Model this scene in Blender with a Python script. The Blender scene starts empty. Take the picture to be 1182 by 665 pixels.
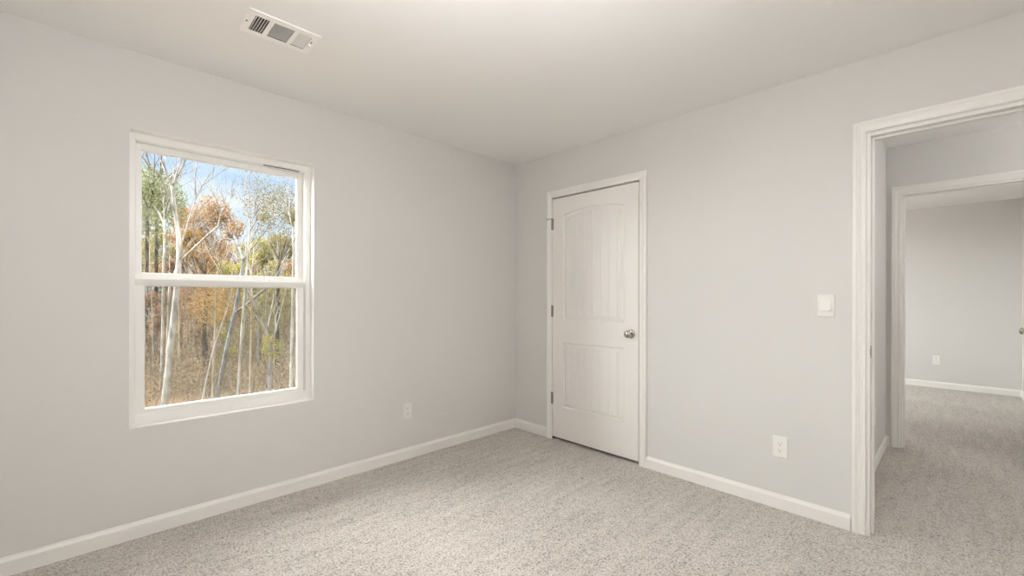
import bpy, bmesh, math, random
import numpy as np
from mathutils import Vector, Matrix

PI = math.pi
scene = bpy.context.scene
col = scene.collection

# ------------------------------------------------------------------ camera
CAM = Vector((-2.8516, -2.8819, 1.2168))
YAW, ROLL, FPX, CY = 0.7986, 0.0023, 501.83, 342.30
FWD = Vector((math.cos(YAW), math.sin(YAW), 0))
RGT0 = Vector((math.sin(YAW), -math.cos(YAW), 0))
UP0 = Vector((0, 0, 1))
RGT = RGT0 * math.cos(ROLL) + UP0 * math.sin(ROLL)
UPV = -RGT0 * math.sin(ROLL) + UP0 * math.cos(ROLL)
cd = bpy.data.cameras.new('camera')
cd.sensor_width = 36.0
cd.lens = FPX * 36.0 / 1182.0
cd.shift_y = (CY - 332.5) / 1182.0
cd.clip_start = 0.02
cam = bpy.data.objects.new('camera', cd)
M = Matrix.Identity(4)
for r in range(3):
    M[r][0] = RGT[r]; M[r][1] = UPV[r]; M[r][2] = -FWD[r]; M[r][3] = CAM[r]
cam.matrix_world = M
col.objects.link(cam)
scene.camera = cam

# ------------------------------------------------------------------ exposure, world, sun
vs = scene.view_settings
scene.display_settings.display_device = 'sRGB'
vs.view_transform = 'Standard'
vs.look = 'None'
vs.gamma = 1.0
vs.use_curve_mapping = False
vs.exposure = 0.40

SKY_LOW, SKY_HIGH = 0.86, 7.0
FILL_W, HALL_W, UP_W, FAR_W = 44.0, 33.0, 530.0, 41.0  # watts of the added fill lights
SUN_E = 20.0

world = bpy.data.worlds.new('sky'); scene.world = world
world.use_nodes = True
wn, wl = world.node_tree.nodes, world.node_tree.links
wn.clear()
w_out = wn.new('ShaderNodeOutputWorld')
w_bg = wn.new('ShaderNodeBackground')
w_tc = wn.new('ShaderNodeTexCoord')
w_sep = wn.new('ShaderNodeSeparateXYZ')
wl.new(w_tc.outputs['Generated'], w_sep.inputs[0])
w_map = wn.new('ShaderNodeMapping'); w_map.inputs['Scale'].default_value = (1.6, 1.6, 5.0)
wl.new(w_tc.outputs['Generated'], w_map.inputs[0])
w_noise = wn.new('ShaderNodeTexNoise'); w_noise.inputs['Scale'].default_value = 2.6
w_noise.inputs['Detail'].default_value = 6.0
wl.new(w_map.outputs[0], w_noise.inputs['Vector'])
w_cr = wn.new('ShaderNodeValToRGB')            # blue of the sky, paler to the horizon
w_cr.color_ramp.elements[0].position = 0.05; w_cr.color_ramp.elements[0].color = (0.80, 0.90, 1.0, 1)
w_cr.color_ramp.elements[1].position = 0.32; w_cr.color_ramp.elements[1].color = (0.45, 0.66, 0.98, 1)
wl.new(w_sep.outputs['Z'], w_cr.inputs[0])
w_cl = wn.new('ShaderNodeValToRGB')            # thin white cloud
w_cl.color_ramp.elements[0].position = 0.44; w_cl.color_ramp.elements[0].color = (0, 0, 0, 1)
w_cl.color_ramp.elements[1].position = 0.70; w_cl.color_ramp.elements[1].color = (0.85, 0.85, 0.85, 1)
wl.new(w_noise.outputs['Fac'], w_cl.inputs[0])
w_mix = wn.new('ShaderNodeMixRGB'); w_mix.inputs[2].default_value = (1.0, 1.0, 1.0, 1)
wl.new(w_cl.outputs[0], w_mix.inputs[0]); wl.new(w_cr.outputs[0], w_mix.inputs[1])
w_el = wn.new('ShaderNodeMapRange')            # bright high overcast above the tree tops
w_el.inputs['From Min'].default_value = 0.27; w_el.inputs['From Max'].default_value = 0.60
w_el.inputs['To Min'].default_value = SKY_LOW; w_el.inputs['To Max'].default_value = SKY_HIGH
w_el.interpolation_type = 'SMOOTHSTEP'
wl.new(w_sep.outputs['Z'], w_el.inputs['Value'])
w_wh = wn.new('ShaderNodeMapRange')
w_wh.inputs['From Min'].default_value = 0.30; w_wh.inputs['From Max'].default_value = 0.5
wl.new(w_sep.outputs['Z'], w_wh.inputs['Value'])
w_mix2 = wn.new('ShaderNodeMixRGB'); w_mix2.inputs[2].default_value = (1.0, 0.99, 0.975, 1)
wl.new(w_wh.outputs[0], w_mix2.inputs[0]); wl.new(w_mix.outputs[0], w_mix2.inputs[1])
wl.new(w_mix2.outputs[0], w_bg.inputs['Color'])
wl.new(w_el.outputs[0], w_bg.inputs['Strength'])
wl.new(w_bg.outputs[0], w_out.inputs['Surface'])

sd = bpy.data.lights.new('sun', 'SUN'); sd.energy = SUN_E; sd.angle = math.radians(76)
sd.color = (1.0, 0.99, 0.975)
sun = bpy.data.objects.new('sun', sd); col.objects.link(sun)
sun.rotation_euler = Vector((0.72, -0.62, -0.44)).to_track_quat('-Z', 'Y').to_euler()

def portal(name, x, z, w, h):
    d = bpy.data.lights.new(name, 'AREA'); d.shape = 'RECTANGLE'; d.size = w; d.size_y = h
    d.cycles.is_portal = True
    o = bpy.data.objects.new(name, d); col.objects.link(o)
    o.location = (x, 0.16, z)
    o.rotation_euler = Vector((0, -1, 0)).to_track_quat('-Z', 'Y').to_euler()
portal('daylight_portal', -2.262, 1.302, 0.90, 1.51)
portal('daylight_portal', 3.70, 1.302, 0.90, 1.51)
portal('daylight_portal', 2.695, 1.302, 0.90, 1.51)

try:
    scene.cycles.use_denoising = True
    scene.cycles.max_bounces = 14
    scene.cycles.diffuse_bounces = 8
    scene.cycles.transparent_max_bounces = 24
    scene.cycles.sample_clamp_indirect = 6.0
except Exception:
    pass

# ------------------------------------------------------------------ materials
def mat(name):
    m = bpy.data.materials.new(name); m.use_nodes = True
    n = m.node_tree.nodes
    return m, n, m.node_tree.links, n['Principled BSDF']

def paint(name, rgb, rough=0.6, bump=0.02, scale=260.0, metal=0.0, spec=0.4, vary=0.012):
    m, n, l, b = mat(name)
    tc = n.new('ShaderNodeTexCoord')
    nz = n.new('ShaderNodeTexNoise'); nz.inputs['Scale'].default_value = scale; nz.inputs['Detail'].default_value = 3
    l.new(tc.outputs['Object'], nz.inputs['Vector'])
    cr = n.new('ShaderNodeMixRGB')
    cr.inputs[1].default_value = tuple(max(0, c * (1 - vary)) for c in rgb) + (1,)
    cr.inputs[2].default_value = tuple(min(1, c * (1 + vary)) for c in rgb) + (1,)
    l.new(nz.outputs['Fac'], cr.inputs[0]); l.new(cr.outputs[0], b.inputs['Base Color'])
    bp = n.new('ShaderNodeBump'); bp.inputs['Strength'].default_value = bump; bp.inputs['Distance'].default_value = 0.002
    l.new(nz.outputs['Fac'], bp.inputs['Height']); l.new(bp.outputs[0], b.inputs['Normal'])
    b.inputs['Roughness'].default_value = rough
    b.inputs['Metallic'].default_value = metal
    b.inputs['Specular IOR Level'].default_value = spec
    return m

WALL = paint('wall_paint', (0.65, 0.638, 0.62), 0.75, 0.10, 190)
CEIL = paint('ceiling_paint', (0.86, 0.853, 0.838), 0.85, 0.08, 150)
TRIM = paint('trim_paint', (0.80, 0.785, 0.755), 0.38, 0.01, 90)
DOORM = paint('door_paint', (0.785, 0.765, 0.735), 0.42, 0.03, 120)
VINYL = paint('white_vinyl', (0.82, 0.81, 0.785), 0.35, 0.0, 50)
PLASTIC = paint('white_plastic', (0.80, 0.785, 0.755), 0.30, 0.0, 50)
SLOT = paint('dark_slot', (0.09, 0.08, 0.07), 0.8, 0.0, 50)
NICKEL = paint('satin_nickel', (0.50, 0.47, 0.43), 0.24, 0.02, 300, metal=1.0)
HINGEM = paint('dull_hinge_metal', (0.30, 0.275, 0.25), 0.38, 0.02, 300, metal=1.0)
VENTM = paint('vent_enamel', (0.92, 0.91, 0.89), 0.4, 0.0, 60)
DUCT = paint('duct_metal', (0.16, 0.15, 0.135), 0.6, 0.0, 60)
GAP = paint('gap_shade', (0.10, 0.095, 0.09), 0.8, 0.0, 60)
ROOF = paint('dark_cavity', (0.30, 0.28, 0.26), 0.9, 0.0, 20)
SIDING = paint('house_siding', (0.55, 0.54, 0.52), 0.7, 0.05, 30)

def carpet_mat():
    m, n, l, b = mat('beige_carpet')
    tc = n.new('ShaderNodeTexCoord')
    def noise(sc, det, rough=0.6, vec=None):
        z = n.new('ShaderNodeTexNoise'); z.inputs['Scale'].default_value = sc
        z.inputs['Detail'].default_value = det; z.inputs['Roughness'].default_value = rough
        l.new(vec or tc.outputs['Object'], z.inputs['Vector']); return z
    fine = noise(105, 3, 0.7)
    mid = noise(26, 3, 0.6)
    big = noise(1.6, 3, 0.5)
    vor = n.new('ShaderNodeTexVoronoi'); vor.inputs['Scale'].default_value = 120
    wob = n.new('ShaderNodeMixRGB'); wob.blend_type = 'ADD'; wob.inputs[0].default_value = 0.012
    l.new(tc.outputs['Object'], wob.inputs[1]); l.new(fine.outputs['Color'], wob.inputs[2])
    l.new(wob.outputs[0], vor.inputs['Vector'])
    # streaks the vacuum left in the pile
    mp = n.new('ShaderNodeMapping'); mp.inputs['Rotation'].default_value = (0, 0, math.radians(-72))
    mp.inputs['Scale'].default_value = (1.0, 9.0, 1.0)
    l.new(tc.outputs['Object'], mp.inputs[0])
    streak = noise(2.2, 4, 0.65, mp.outputs[0])
    def math_(op, a, bb):
        q = n.new('ShaderNodeMath'); q.operation = op
        for i, v in enumerate((a, bb)):
            if isinstance(v, (int, float)): q.inputs[i].default_value = v
            else: l.new(v, q.inputs[i])
        return q.outputs[0]
    h = math_('ADD', math_('MULTIPLY', fine.outputs['Fac'], 1.0), math_('MULTIPLY', vor.outputs['Distance'], -0.55))
    h = math_('ADD', h, math_('MULTIPLY', mid.outputs['Fac'], 0.35))
    h = math_('ADD', h, math_('MULTIPLY', streak.outputs['Fac'], 0.35))
    h = math_('ADD', h, math_('MULTIPLY', big.outputs['Fac'], 0.16))
    cr = n.new('ShaderNodeValToRGB')
    e = cr.color_ramp.elements
    e[0].position = 0.34; e[0].color = (0.175, 0.152, 0.130, 1)
    e[1].position = 0.98; e[1].color = (0.69, 0.648, 0.60, 1)
    k = e.new(0.55); k.color = (0.395, 0.36, 0.322, 1)
    k = e.new(0.74); k.color = (0.54, 0.50, 0.457, 1)
    l.new(h, cr.inputs[0]); l.new(cr.outputs[0], b.inputs['Base Color'])
    bp = n.new('ShaderNodeBump'); bp.inputs['Strength'].default_value = 0.8; bp.inputs['Distance'].default_value = 0.006
    l.new(h, bp.inputs['Height']); l.new(bp.outputs[0], b.inputs['Normal'])
    b.inputs['Roughness'].default_value = 0.95
    b.inputs['Specular IOR Level'].default_value = 0.1
    b.inputs['Sheen Weight'].default_value = 0.25
    return m
CARPET = carpet_mat()

def glass_mat():
    m = bpy.data.materials.new('window_glass'); m.use_nodes = True
    n, l = m.node_tree.nodes, m.node_tree.links
    n.clear()
    o = n.new('ShaderNodeOutputMaterial'); mx = n.new('ShaderNodeMixShader')
    t = n.new('ShaderNodeBsdfTransparent'); t.inputs[0].default_value = (0.96, 0.975, 0.965, 1)
    g = n.new('ShaderNodeBsdfGlossy'); g.inputs['Roughness'].default_value = 0.01
    f = n.new('ShaderNodeFresnel'); f.inputs[0].default_value = 1.08
    l.new(f.outputs[0], mx.inputs[0]); l.new(t.outputs[0], mx.inputs[1]); l.new(g.outputs[0], mx.inputs[2])
    l.new(mx.outputs[0], o.inputs[0])
    return m
GLASS = glass_mat()

def screen_mat():
    m = bpy.data.materials.new('insect_mesh'); m.use_nodes = True
    n, l = m.node_tree.nodes, m.node_tree.links
    n.clear()
    o = n.new('ShaderNodeOutputMaterial'); mx = n.new('ShaderNodeMixShader'); mx.inputs[0].default_value = 0.24
    t = n.new('ShaderNodeBsdfTransparent')
    d = n.new('ShaderNodeBsdfDiffuse'); d.inputs[0].default_value = (0.16, 0.155, 0.15, 1)
    l.new(t.outputs[0], mx.inputs[1]); l.new(d.outputs[0], mx.inputs[2]); l.new(mx.outputs[0], o.inputs[0])
    return m
SCREEN = screen_mat()

def fill_lamp_mat():  # glowing bowl of the added fill pendants
    m, n, l, b = mat('fill_lamp_bowl')
    b.inputs['Base Color'].default_value = (0.9, 0.88, 0.84, 1)
    b.inputs['Emission Color'].default_value = (1.0, 0.95, 0.89, 1)
    b.inputs['Emission Strength'].default_value = 3.0
    return m
DOME = fill_lamp_mat()

def leaf_mat(name, cols, trans=0.35):
    m = bpy.data.materials.new(name); m.use_nodes = True
    n, l = m.node_tree.nodes, m.node_tree.links
    n.clear()
    o = n.new('ShaderNodeOutputMaterial'); mx = n.new('ShaderNodeMixShader'); mx.inputs[0].default_value = trans
    geo = n.new('ShaderNodeNewGeometry')
    cr = n.new('ShaderNodeValToRGB'); cr.color_ramp.interpolation = 'LINEAR'
    e = cr.color_ramp.elements
    e[0].position = 0.0; e[0].color = tuple(cols[0]) + (1,)
    e[1].position = 1.0; e[1].color = tuple(cols[-1]) + (1,)
    for i, c in enumerate(cols[1:-1]):
        k = e.new((i + 1) / (len(cols) - 1)); k.color = tuple(c) + (1,)
    l.new(geo.outputs['Random Per Island'], cr.inputs[0])
    d = n.new('ShaderNodeBsdfDiffuse'); t = n.new('ShaderNodeBsdfTranslucent')
    l.new(cr.outputs[0], d.inputs[0]); l.new(cr.outputs[0], t.inputs[0])
    l.new(d.outputs[0], mx.inputs[1]); l.new(t.outputs[0], mx.inputs[2]); l.new(mx.outputs[0], o.inputs[0])
    return m
LS = 0.46
def C(*rgb): return tuple((v / 255.0) ** 2.2 * LS for v in rgb)
L_PINE = leaf_mat('pine_needles', [C(112, 124, 92), C(144, 154, 116), C(176, 184, 130), C(196, 190, 150)])
L_ORANGE = leaf_mat('russet_leaves', [C(160, 124, 92), C(190, 148, 108), C(204, 170, 128), C(226, 196, 154)])
L_AMBER = leaf_mat('amber_leaves', [C(184, 144, 88), C(222, 178, 108), C(236, 202, 140)])
L_OLIVE = leaf_mat('olive_leaves', [C(140, 132, 94), C(178, 170, 118), C(206, 198, 146), C(192, 168, 118)])
L_YELLOW = leaf_mat('yellow_green_leaves', [C(160, 150, 80), C(206, 196, 112), C(222, 214, 140)])
L_SPARSE = leaf_mat('dull_green_leaves', [C(104, 104, 78), C(134, 130, 92), C(164, 154, 112), C(170, 134, 94)])
L_PINK = leaf_mat('dry_brown_leaves', [C(132, 106, 90), C(184, 148, 124), C(206, 172, 144), C(214, 190, 160)])
L_BRUSH = leaf_mat('brush_leaves', [C(116, 108, 90), C(164, 146, 126), C(202, 180, 160), C(170, 168, 130), C(212, 164, 124)])

def bark(name, a, bcol, scale=6.0):
    m, n, l, b = mat(name)
    tc = n.new('ShaderNodeTexCoord')
    mp = n.new('ShaderNodeMapping'); mp.inputs['Scale'].default_value = (1, 1, 0.35)
    l.new(tc.outputs['Object'], mp.inputs[0])
    z = n.new('ShaderNodeTexNoise'); z.inputs['Scale'].default_value = scale; z.inputs['Detail'].default_value = 5
    l.new(mp.outputs[0], z.inputs['Vector'])
    cr = n.new('ShaderNodeValToRGB')
    cr.color_ramp.elements[0].position = 0.35; cr.color_ramp.elements[0].color = tuple(a) + (1,)
    cr.color_ramp.elements[1].position = 0.62; cr.color_ramp.elements[1].color = tuple(bcol) + (1,)
    l.new(z.outputs['Fac'], cr.inputs[0]); l.new(cr.outputs[0], b.inputs['Base Color'])
    b.inputs['Roughness'].default_value = 0.9; b.inputs['Specular IOR Level'].default_value = 0.1
    return m
B_PALE = bark('pale_bark', C(158, 152, 142), C(224, 220, 210))
B_GREY = bark('grey_bark', C(128, 124, 116), C(190, 188, 182))
B_DARK = bark('dark_bark', C(84, 74, 64), C(130, 118, 104))
B_DUSK = bark('dusky_bark', C(126, 126, 124), C(178, 180, 178))
B_TWIG = bark('twig_bark', C(136, 130, 122), C(196, 191, 182))
B_TAN = bark('tan_bark', C(150, 136, 116), C(214, 202, 182))

def ground_mat():
    m, n, l, b = mat('leaf_litter')
    tc = n.new('ShaderNodeTexCoord')
    z = n.new('ShaderNodeTexNoise'); z.inputs['Scale'].default_value = 9.0; z.inputs['Detail'].default_value = 10
    z.inputs['Roughness'].default_value = 0.75
    l.new(tc.outputs['Object'], z.inputs['Vector'])
    cr = n.new('ShaderNodeValToRGB'); e = cr.color_ramp.elements
    e[0].position = 0.32; e[0].color = C(104, 88, 66) + (1,)
    e[1].position = 0.70; e[1].color = C(182, 154, 122) + (1,)
    k = e.new(0.5); k.color = C(146, 122, 96) + (1,)
    l.new(z.outputs['Fac'], cr.inputs[0]); l.new(cr.outputs[0], b.inputs['Base Color'])
    b.inputs['Roughness'].default_value = 1.0; b.inputs['Specular IOR Level'].default_value = 0.0
    return m
GROUND = ground_mat()

# ------------------------------------------------------------------ mesh helpers
class MB:
    """collects shapes and links them as one mesh object"""
    def __init__(s): s.v = []; s.f = []
    def add(s, vs_, fs):
        o = len(s.v); s.v += [tuple(p) for p in vs_]; s.f += [tuple(i + o for i in f) for f in fs]; return s
    def box(s, x0, x1, y0, y1, z0, z1):
        return s.add([(x0, y0, z0), (x1, y0, z0), (x1, y1, z0), (x0, y1, z0), (x0, y0, z1), (x1, y0, z1), (x1, y1, z1), (x0, y1, z1)],
                     [(0, 3, 2, 1), (4, 5, 6, 7), (0, 1, 5, 4), (1, 2, 6, 5), (2, 3, 7, 6), (3, 0, 4, 7)])
    def obox(s, c, ax, ay, az, hx, hy, hz):
        c = Vector(c); ax, ay, az = Vector(ax).normalized() * hx, Vector(ay).normalized() * hy, Vector(az).normalized() * hz
        return s.add([c + i * ax + j * ay + k * az for k in (-1, 1) for i, j in ((-1, -1), (1, -1), (1, 1), (-1, 1))],
                     [(0, 3, 2, 1), (4, 5, 6, 7), (0, 1, 5, 4), (1, 2, 6, 5), (2, 3, 7, 6), (3, 0, 4, 7)])
    def grid(s, rows, closed=False):
        n = len(rows[0]); o = len(s.v)
        for r in rows: s.v += [tuple(p) for p in r]
        for i in range(len(rows) - 1):
            for j in range(n if closed else n - 1):
                k = (j + 1) % n
                s.f.append((o + i * n + j, o + i * n + k, o + (i + 1) * n + k, o + (i + 1) * n + j))
        return s
    def lathe(s, prof, origin, axis, n=24):
        a = Vector(axis).normalized(); t = Vector((0, 0, 1)) if abs(a.z) < 0.9 else Vector((1, 0, 0))
        u = a.cross(t).normalized(); w = a.cross(u)
        o = Vector(origin)
        rows = [[o + a * h + (u * math.cos(2 * PI * k / n) + w * math.sin(2 * PI * k / n)) * r for k in range(n)] for r, h in prof]
        s.grid(rows, True)
        b0 = len(s.v) - n * len(prof)
        s.f.append(tuple(b0 + k for k in range(n))[::-1]); s.f.append(tuple(len(s.v) - n + k for k in range(n)))
        return s
    def tube(s, pts, rad, n=6):
        pts = [Vector(p) for p in pts]; rows = []
        for i, p in enumerate(pts):
            d = (pts[min(i + 1, len(pts) - 1)] - pts[max(i - 1, 0)]).normalized()
            t = Vector((1, 0, 0)) if abs(d.x) < 0.8 else Vector((0, 1, 0))
            u = d.cross(t).normalized(); w = d.cross(u)
            r = rad[i] if isinstance(rad, (list, tuple)) else rad
            rows.append([p + (u * math.cos(2 * PI * k / n) + w * math.sin(2 * PI * k / n)) * r for k in range(n)])
        s.grid(rows, True)
        b0 = len(s.v) - n * len(rows)
        s.f.append(tuple(b0 + k for k in range(n))[::-1]); s.f.append(tuple(len(s.v) - n + k for k in range(n)))
        return s
    def build(s, name, m, parent=None, bevel=0.0, smooth=False, fix=True, segs=2):
        me = bpy.data.meshes.new(name); me.from_pydata(s.v, [], s.f)
        if fix:
            b = bmesh.new(); b.from_mesh(me); bmesh.ops.recalc_face_normals(b, faces=b.faces); b.to_mesh(me); b.free()
        me.materials.append(m)
        if smooth:
            me.polygons.foreach_set('use_smooth', [True] * len(me.polygons))
            try: me.set_sharp_from_angle(angle=math.radians(38))
            except Exception: pass
        o = bpy.data.objects.new(name, me); col.objects.link(o)
        if parent: o.parent = parent
        if bevel:
            bv = o.modifiers.new('bevel', 'BEVEL'); bv.width = bevel; bv.segments = segs; bv.limit_method = 'ANGLE'
        return o

def tag(o, label=None, cat=None, group=None, kind=None):
    if label: o['label'] = label
    if cat: o['category'] = cat
    if group: o['group'] = group
    if kind: o['kind'] = kind
    return o
def thing(name, loc, label=None, cat=None, group=None, kind=None, rz=0.0):
    o = bpy.data.objects.new(name, None); col.objects.link(o); o.location = loc; o.rotation_euler = (0, 0, rz)
    o.empty_display_size = 0.1
    return tag(o, label, cat, group, kind)
def kids(o): return [c for c in bpy.data.objects if c.parent == o]
def copy_tree(o, parent=None):
    c = o.copy(); col.objects.link(c)
    if parent: c.parent = parent
    for ch in kids(o): copy_tree(ch, c)
    return c
def struct(o, label, cat): return tag(o, label, cat, kind='structure')

# ------------------------------------------------------------------ room shell
H = 2.44
RX, RY = -3.45, -3.45          # the two walls behind the camera
HY = -2.466                    # hallway side wall
HX = 1.845                     # hallway far wall
FX, FY = 5.345, -3.43          # far room's back and right-hand walls
WT = 0.16
WX0, WX1, WZ0, WZ1 = -2.707, -1.817, 0.5514, 2.0535
V0, V1 = 3.255, 4.145          # same window twice, added unseen to light the far room
U0, U1 = 2.25, 3.14
DO0, DO1 = -3.335, -2.553      # both doorways, in y
DZ = 2.055
CL0, CL1 = -1.279, -0.458      # closet opening, in y

struct(MB().box(RX - .16, FX + .16, -5.6, WT, -0.14, 0).build('floor', CARPET), 'beige cut pile carpet running from the bedroom through the hallway', 'floor')
VX0, VX1, VY0, VY1 = -2.347, -2.083, -0.762, -0.598
b = MB()
b.box(RX - .16, VX0, -5.6, WT, H, H + .25); b.box(VX1, FX + .16, -5.6, WT, H, H + .25)
b.box(VX0, VX1, -5.6, VY0, H, H + .25); b.box(VX0, VX1, VY1, WT, H, H + .25)
struct(b.build('ceiling', CEIL), 'flat off white painted ceiling', 'ceiling')

b = MB()                       # outside wall with the window
b.box(RX - .16, WX0, 0, WT, 0, H); b.box(WX1, U0, 0, WT, 0, H); b.box(U1, V0, 0, WT, 0, H); b.box(V1, FX + .16, 0, WT, 0, H)
for a0, a1 in ((WX0, WX1), (U0, U1), (V0, V1)):
    b.box(a0, a1, 0, WT, 0, WZ0); b.box(a0, a1, 0, WT, WZ1, H)
struct(b.build('wall_left', WALL), 'plain warm grey wall around the window', 'wall')
b = MB()                       # wall with closet door and doorway
b.box(0, .115, CL1, 0, 0, H); b.box(0, .115, CL0, CL1, DZ, H); b.box(0, .115, DO1, CL0, 0, H)
b.box(0, .115, DO0, DO1, DZ, H); b.box(0, .115, RY, DO0, 0, H)
struct(b.build('wall_right', WALL), 'plain warm grey wall around the closet door and the doorway', 'wall')
struct(MB().box(RX - .16, .115, RY - .12, RY, 0, H).build('wall_rear', WALL), 'plain wall behind the camera', 'wall')
struct(MB().box(RX - .16, RX, RY, 0, 0, H).build('wall_side', WALL), 'plain wall at the left behind the camera', 'wall')
struct(MB().box(.115, HX, HY, HY + .115, 0, H).build('wall_hallway_left', WALL), 'short hallway wall just inside the open doorway', 'wall')
b = MB()
b.box(HX, HX + .115, DO1, 0, 0, H); b.box(HX, HX + .115, DO0, DO1, DZ, H); b.box(HX, HX + .115, -5.6, DO0, 0, H)
struct(b.build('wall_hallway_far', WALL), 'hallway wall holding the second doorway', 'wall')
struct(MB().box(.115, HX, -5.6, -5.48, 0, H).build('wall_hallway_end', WALL), 'wall closing the hallway off to the right', 'wall')
struct(MB().box(0, .115, -5.6, RY, 0, H).build('wall_hallway_near', WALL), 'hallway wall beside the doorway', 'wall')
struct(MB().box(FX, FX + .16, FY - .115, 0, 0, H).build('wall_far_back', WALL), 'far room back wall seen through both doorways', 'wall')
struct(MB().box(HX + .115, FX, FY - .115, FY, 0, H).build('wall_far_right', WALL), 'far room wall behind the open door', 'wall')

# baseboards
BP = [(0.0, 0.0), (0.012, 0.0), (0.012, 0.061), (0.0112, 0.065), (0.0075, 0.0715), (0.0045, 0.0775), (0.0035, 0.083), (0.0, 0.083)]
def baseboard(name, runs, label):
    """each run: start, end on the wall foot; inward normal; mitre at start and end (+1 inside corner, 0 square, -1 outside)"""
    b = MB()
    for p0, p1, nrm, m0, m1 in runs:
        p0, p1, nrm = Vector(p0), Vector(p1), Vector(nrm); d = (p1 - p0).normalized()
        rows = []
        for p, s in ((p0, m0), (p1, -m1)):
            rows.append([p + nrm * t + d * (t * s) + Vector((0, 0, z)) for t, z in BP])
        b.grid(rows, True)
        n = len(BP); o = len(b.v) - 2 * n
        b.f.append(tuple(o + i for i in range(n))); b.f.append(tuple(o + n + i for i in range(n))[::-1])
    return struct(b.build(name, TRIM), label, 'baseboard')
baseboard('baseboard_left', [((RX, 0, 0), (0, 0, 0), (0, -1, 0), 1, 1)], 'white baseboard along the window wall')
baseboard('baseboard_right', [((0, 0, 0), (0, -0.397, 0), (-1, 0, 0), 1, 0), ((0, -1.334, 0), (0, -2.4905, 0), (-1, 0, 0), 0, 0)], 'white baseboard on both sides of the closet door')
baseboard('baseboard_rear', [((RX, RY, 0), (0, RY, 0), (0, 1, 0), 1, 1), ((RX, RY, 0), (RX, 0, 0), (1, 0, 0), 1, 1)], 'white baseboard behind the camera')
baseboard('baseboard_hallway', [((.115 + .013, HY, 0), (HX, HY, 0), (0, -1, 0), 0, 1), ((HX, HY, 0), (HX, -2.491, 0), (-1, 0, 0), 1, 0)], 'white baseboard on the short hallway wall')
baseboard('baseboard_far', [((FX, 0, 0), (FX, FY, 0), (-1, 0, 0), 1, 1), ((HX + .13, FY, 0), (FX, FY, 0), (0, 1, 0), 0, 1)], 'white baseboard in the far room')

# door casings, mitred
CP = [(0.0, 0.0), (0.0, 0.0075), (0.002, 0.0095), (0.0085, 0.0095), (0.0105, 0.0075), (0.0125, 0.0078), (0.021, 0.0095), (0.030, 0.0135),
      (0.0345, 0.0150), (0.036, 0.0135), (0.038, 0.0135), (0.0395, 0.0165), (0.051, 0.0165), (0.0555, 0.0140), (0.057, 0.0115), (0.057, 0.0)]
def casing(b, x, sx, y0, y1, zt, z0=0.0):
    """U of casing on the plane x, standing off towards sx, round the opening y0..y1"""
    rows = []
    for w, t in CP:
        X = x + sx * t
        rows.append([(X, y1 + w, z0), (X, y1 + w, zt + w), (X, y0 - w, zt + w), (X, y0 - w, z0)])
    b.grid(rows)
    return b
def jamb(b, x0, x1, y0, y1, zt, stop_x=None):
    """lining of the opening y0..y1 (jamb thickness lies inside the rough opening), with a stop"""
    t = 0.018
    b.box(x0, x1, y1, y1 + t, 0, zt + t); b.box(x0, x1, y0 - t, y0, 0, zt + t); b.box(x0, x1, y0, y1, zt, zt + t)
    if stop_x is not None:
        a, c = stop_x
        b.box(a, c, y1 - .011, y1, 0, zt); b.box(a, c, y0, y0 + .011, 0, zt); b.box(a, c, y0 + .011, y1 - .011, zt - .011, zt)
    return b

b = casing(MB(), 0, -1, -1.2765, -0.4535, 2.0625)
t1 = struct(b.build('trim_1', TRIM), 'white moulded casing round the closet door', 'trim')
jb = MB()
for a in (0,):
    jb.box(0.0, .112, -0.458, -0.4535 + .0, 0, 2.0595); jb.box(0.0, .112, -1.279, -1.2768, 0, 2.0595); jb.box(0.0, .112, -1.279, -.458, 2.056, 2.0595)
jb.build('jamb', TRIM, t1)
MB().box(-.0035, .012, -1.2795, -1.2735, .917, .972).build('strike_plate', HINGEM, t1)
t1_stop = MB()
t1_stop.box(.045, .06, -.470, -.458, 0, 2.056); t1_stop.box(.045, .06, -1.279, -1.267, 0, 2.056); t1_stop.box(.045, .06, -1.267, -.47, 2.04, 2.056)
t1_stop.build('door_stop', TRIM, t1)

b = casing(MB(), 0, -1, DO0 + .018 - .005, DO1 - .018 + .0175, DZ + .007)
t2 = struct(b.build('trim_2', TRIM), 'white moulded casing round the open doorway to the hallway', 'trim')
def lining(x0, x1, parent, stop):
    b = MB(); t = 0.016
    b.box(x0, x1, DO1 - t, DO1, 0, DZ); b.box(x0, x1, DO0, DO0 + t, 0, DZ); b.box(x0, x1, DO0 + t, DO1 - t, DZ - t, DZ)
    a, c = stop
    b.box(a, c, DO1 - t - .011, DO1 - t, 0, DZ - t); b.box(a, c, DO0 + t, DO0 + t + .011, 0, DZ - t)
    b.box(a, c, DO0 + t + .011, DO1 - t - .011, DZ - t - .011, DZ - t)
    return b.build('jamb', TRIM, parent, bevel=.0015)
lining(0, .115, t2, (.040, .075))
hc = casing(MB(), .115, 1, DO0 + .013, DO1 - .004, DZ + .004)
hc.build('casing', TRIM, t2)
MB().box(.004, .030, DO1 - .0180, DO1 - .0155, .907, .969).box(-.0035, .004, DO1 - .0195, DO1 - .0155, .922, .952).build('strike_plate', HINGEM, t2)

b = casing(MB(), HX, -1, DO0 + .013, DO1 - .002, DZ + .0)
t3 = struct(b.build('trim_3', TRIM), 'white moulded casing round the second doorway across the hallway', 'trim')
lining(HX, HX + .115, t3, (HX + .04, HX + .075))
fc = casing(MB(), HX + .115, 1, DO0 + .013, DO1 - .002, DZ + .004)
fc.build('casing', TRIM, t3)

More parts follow.
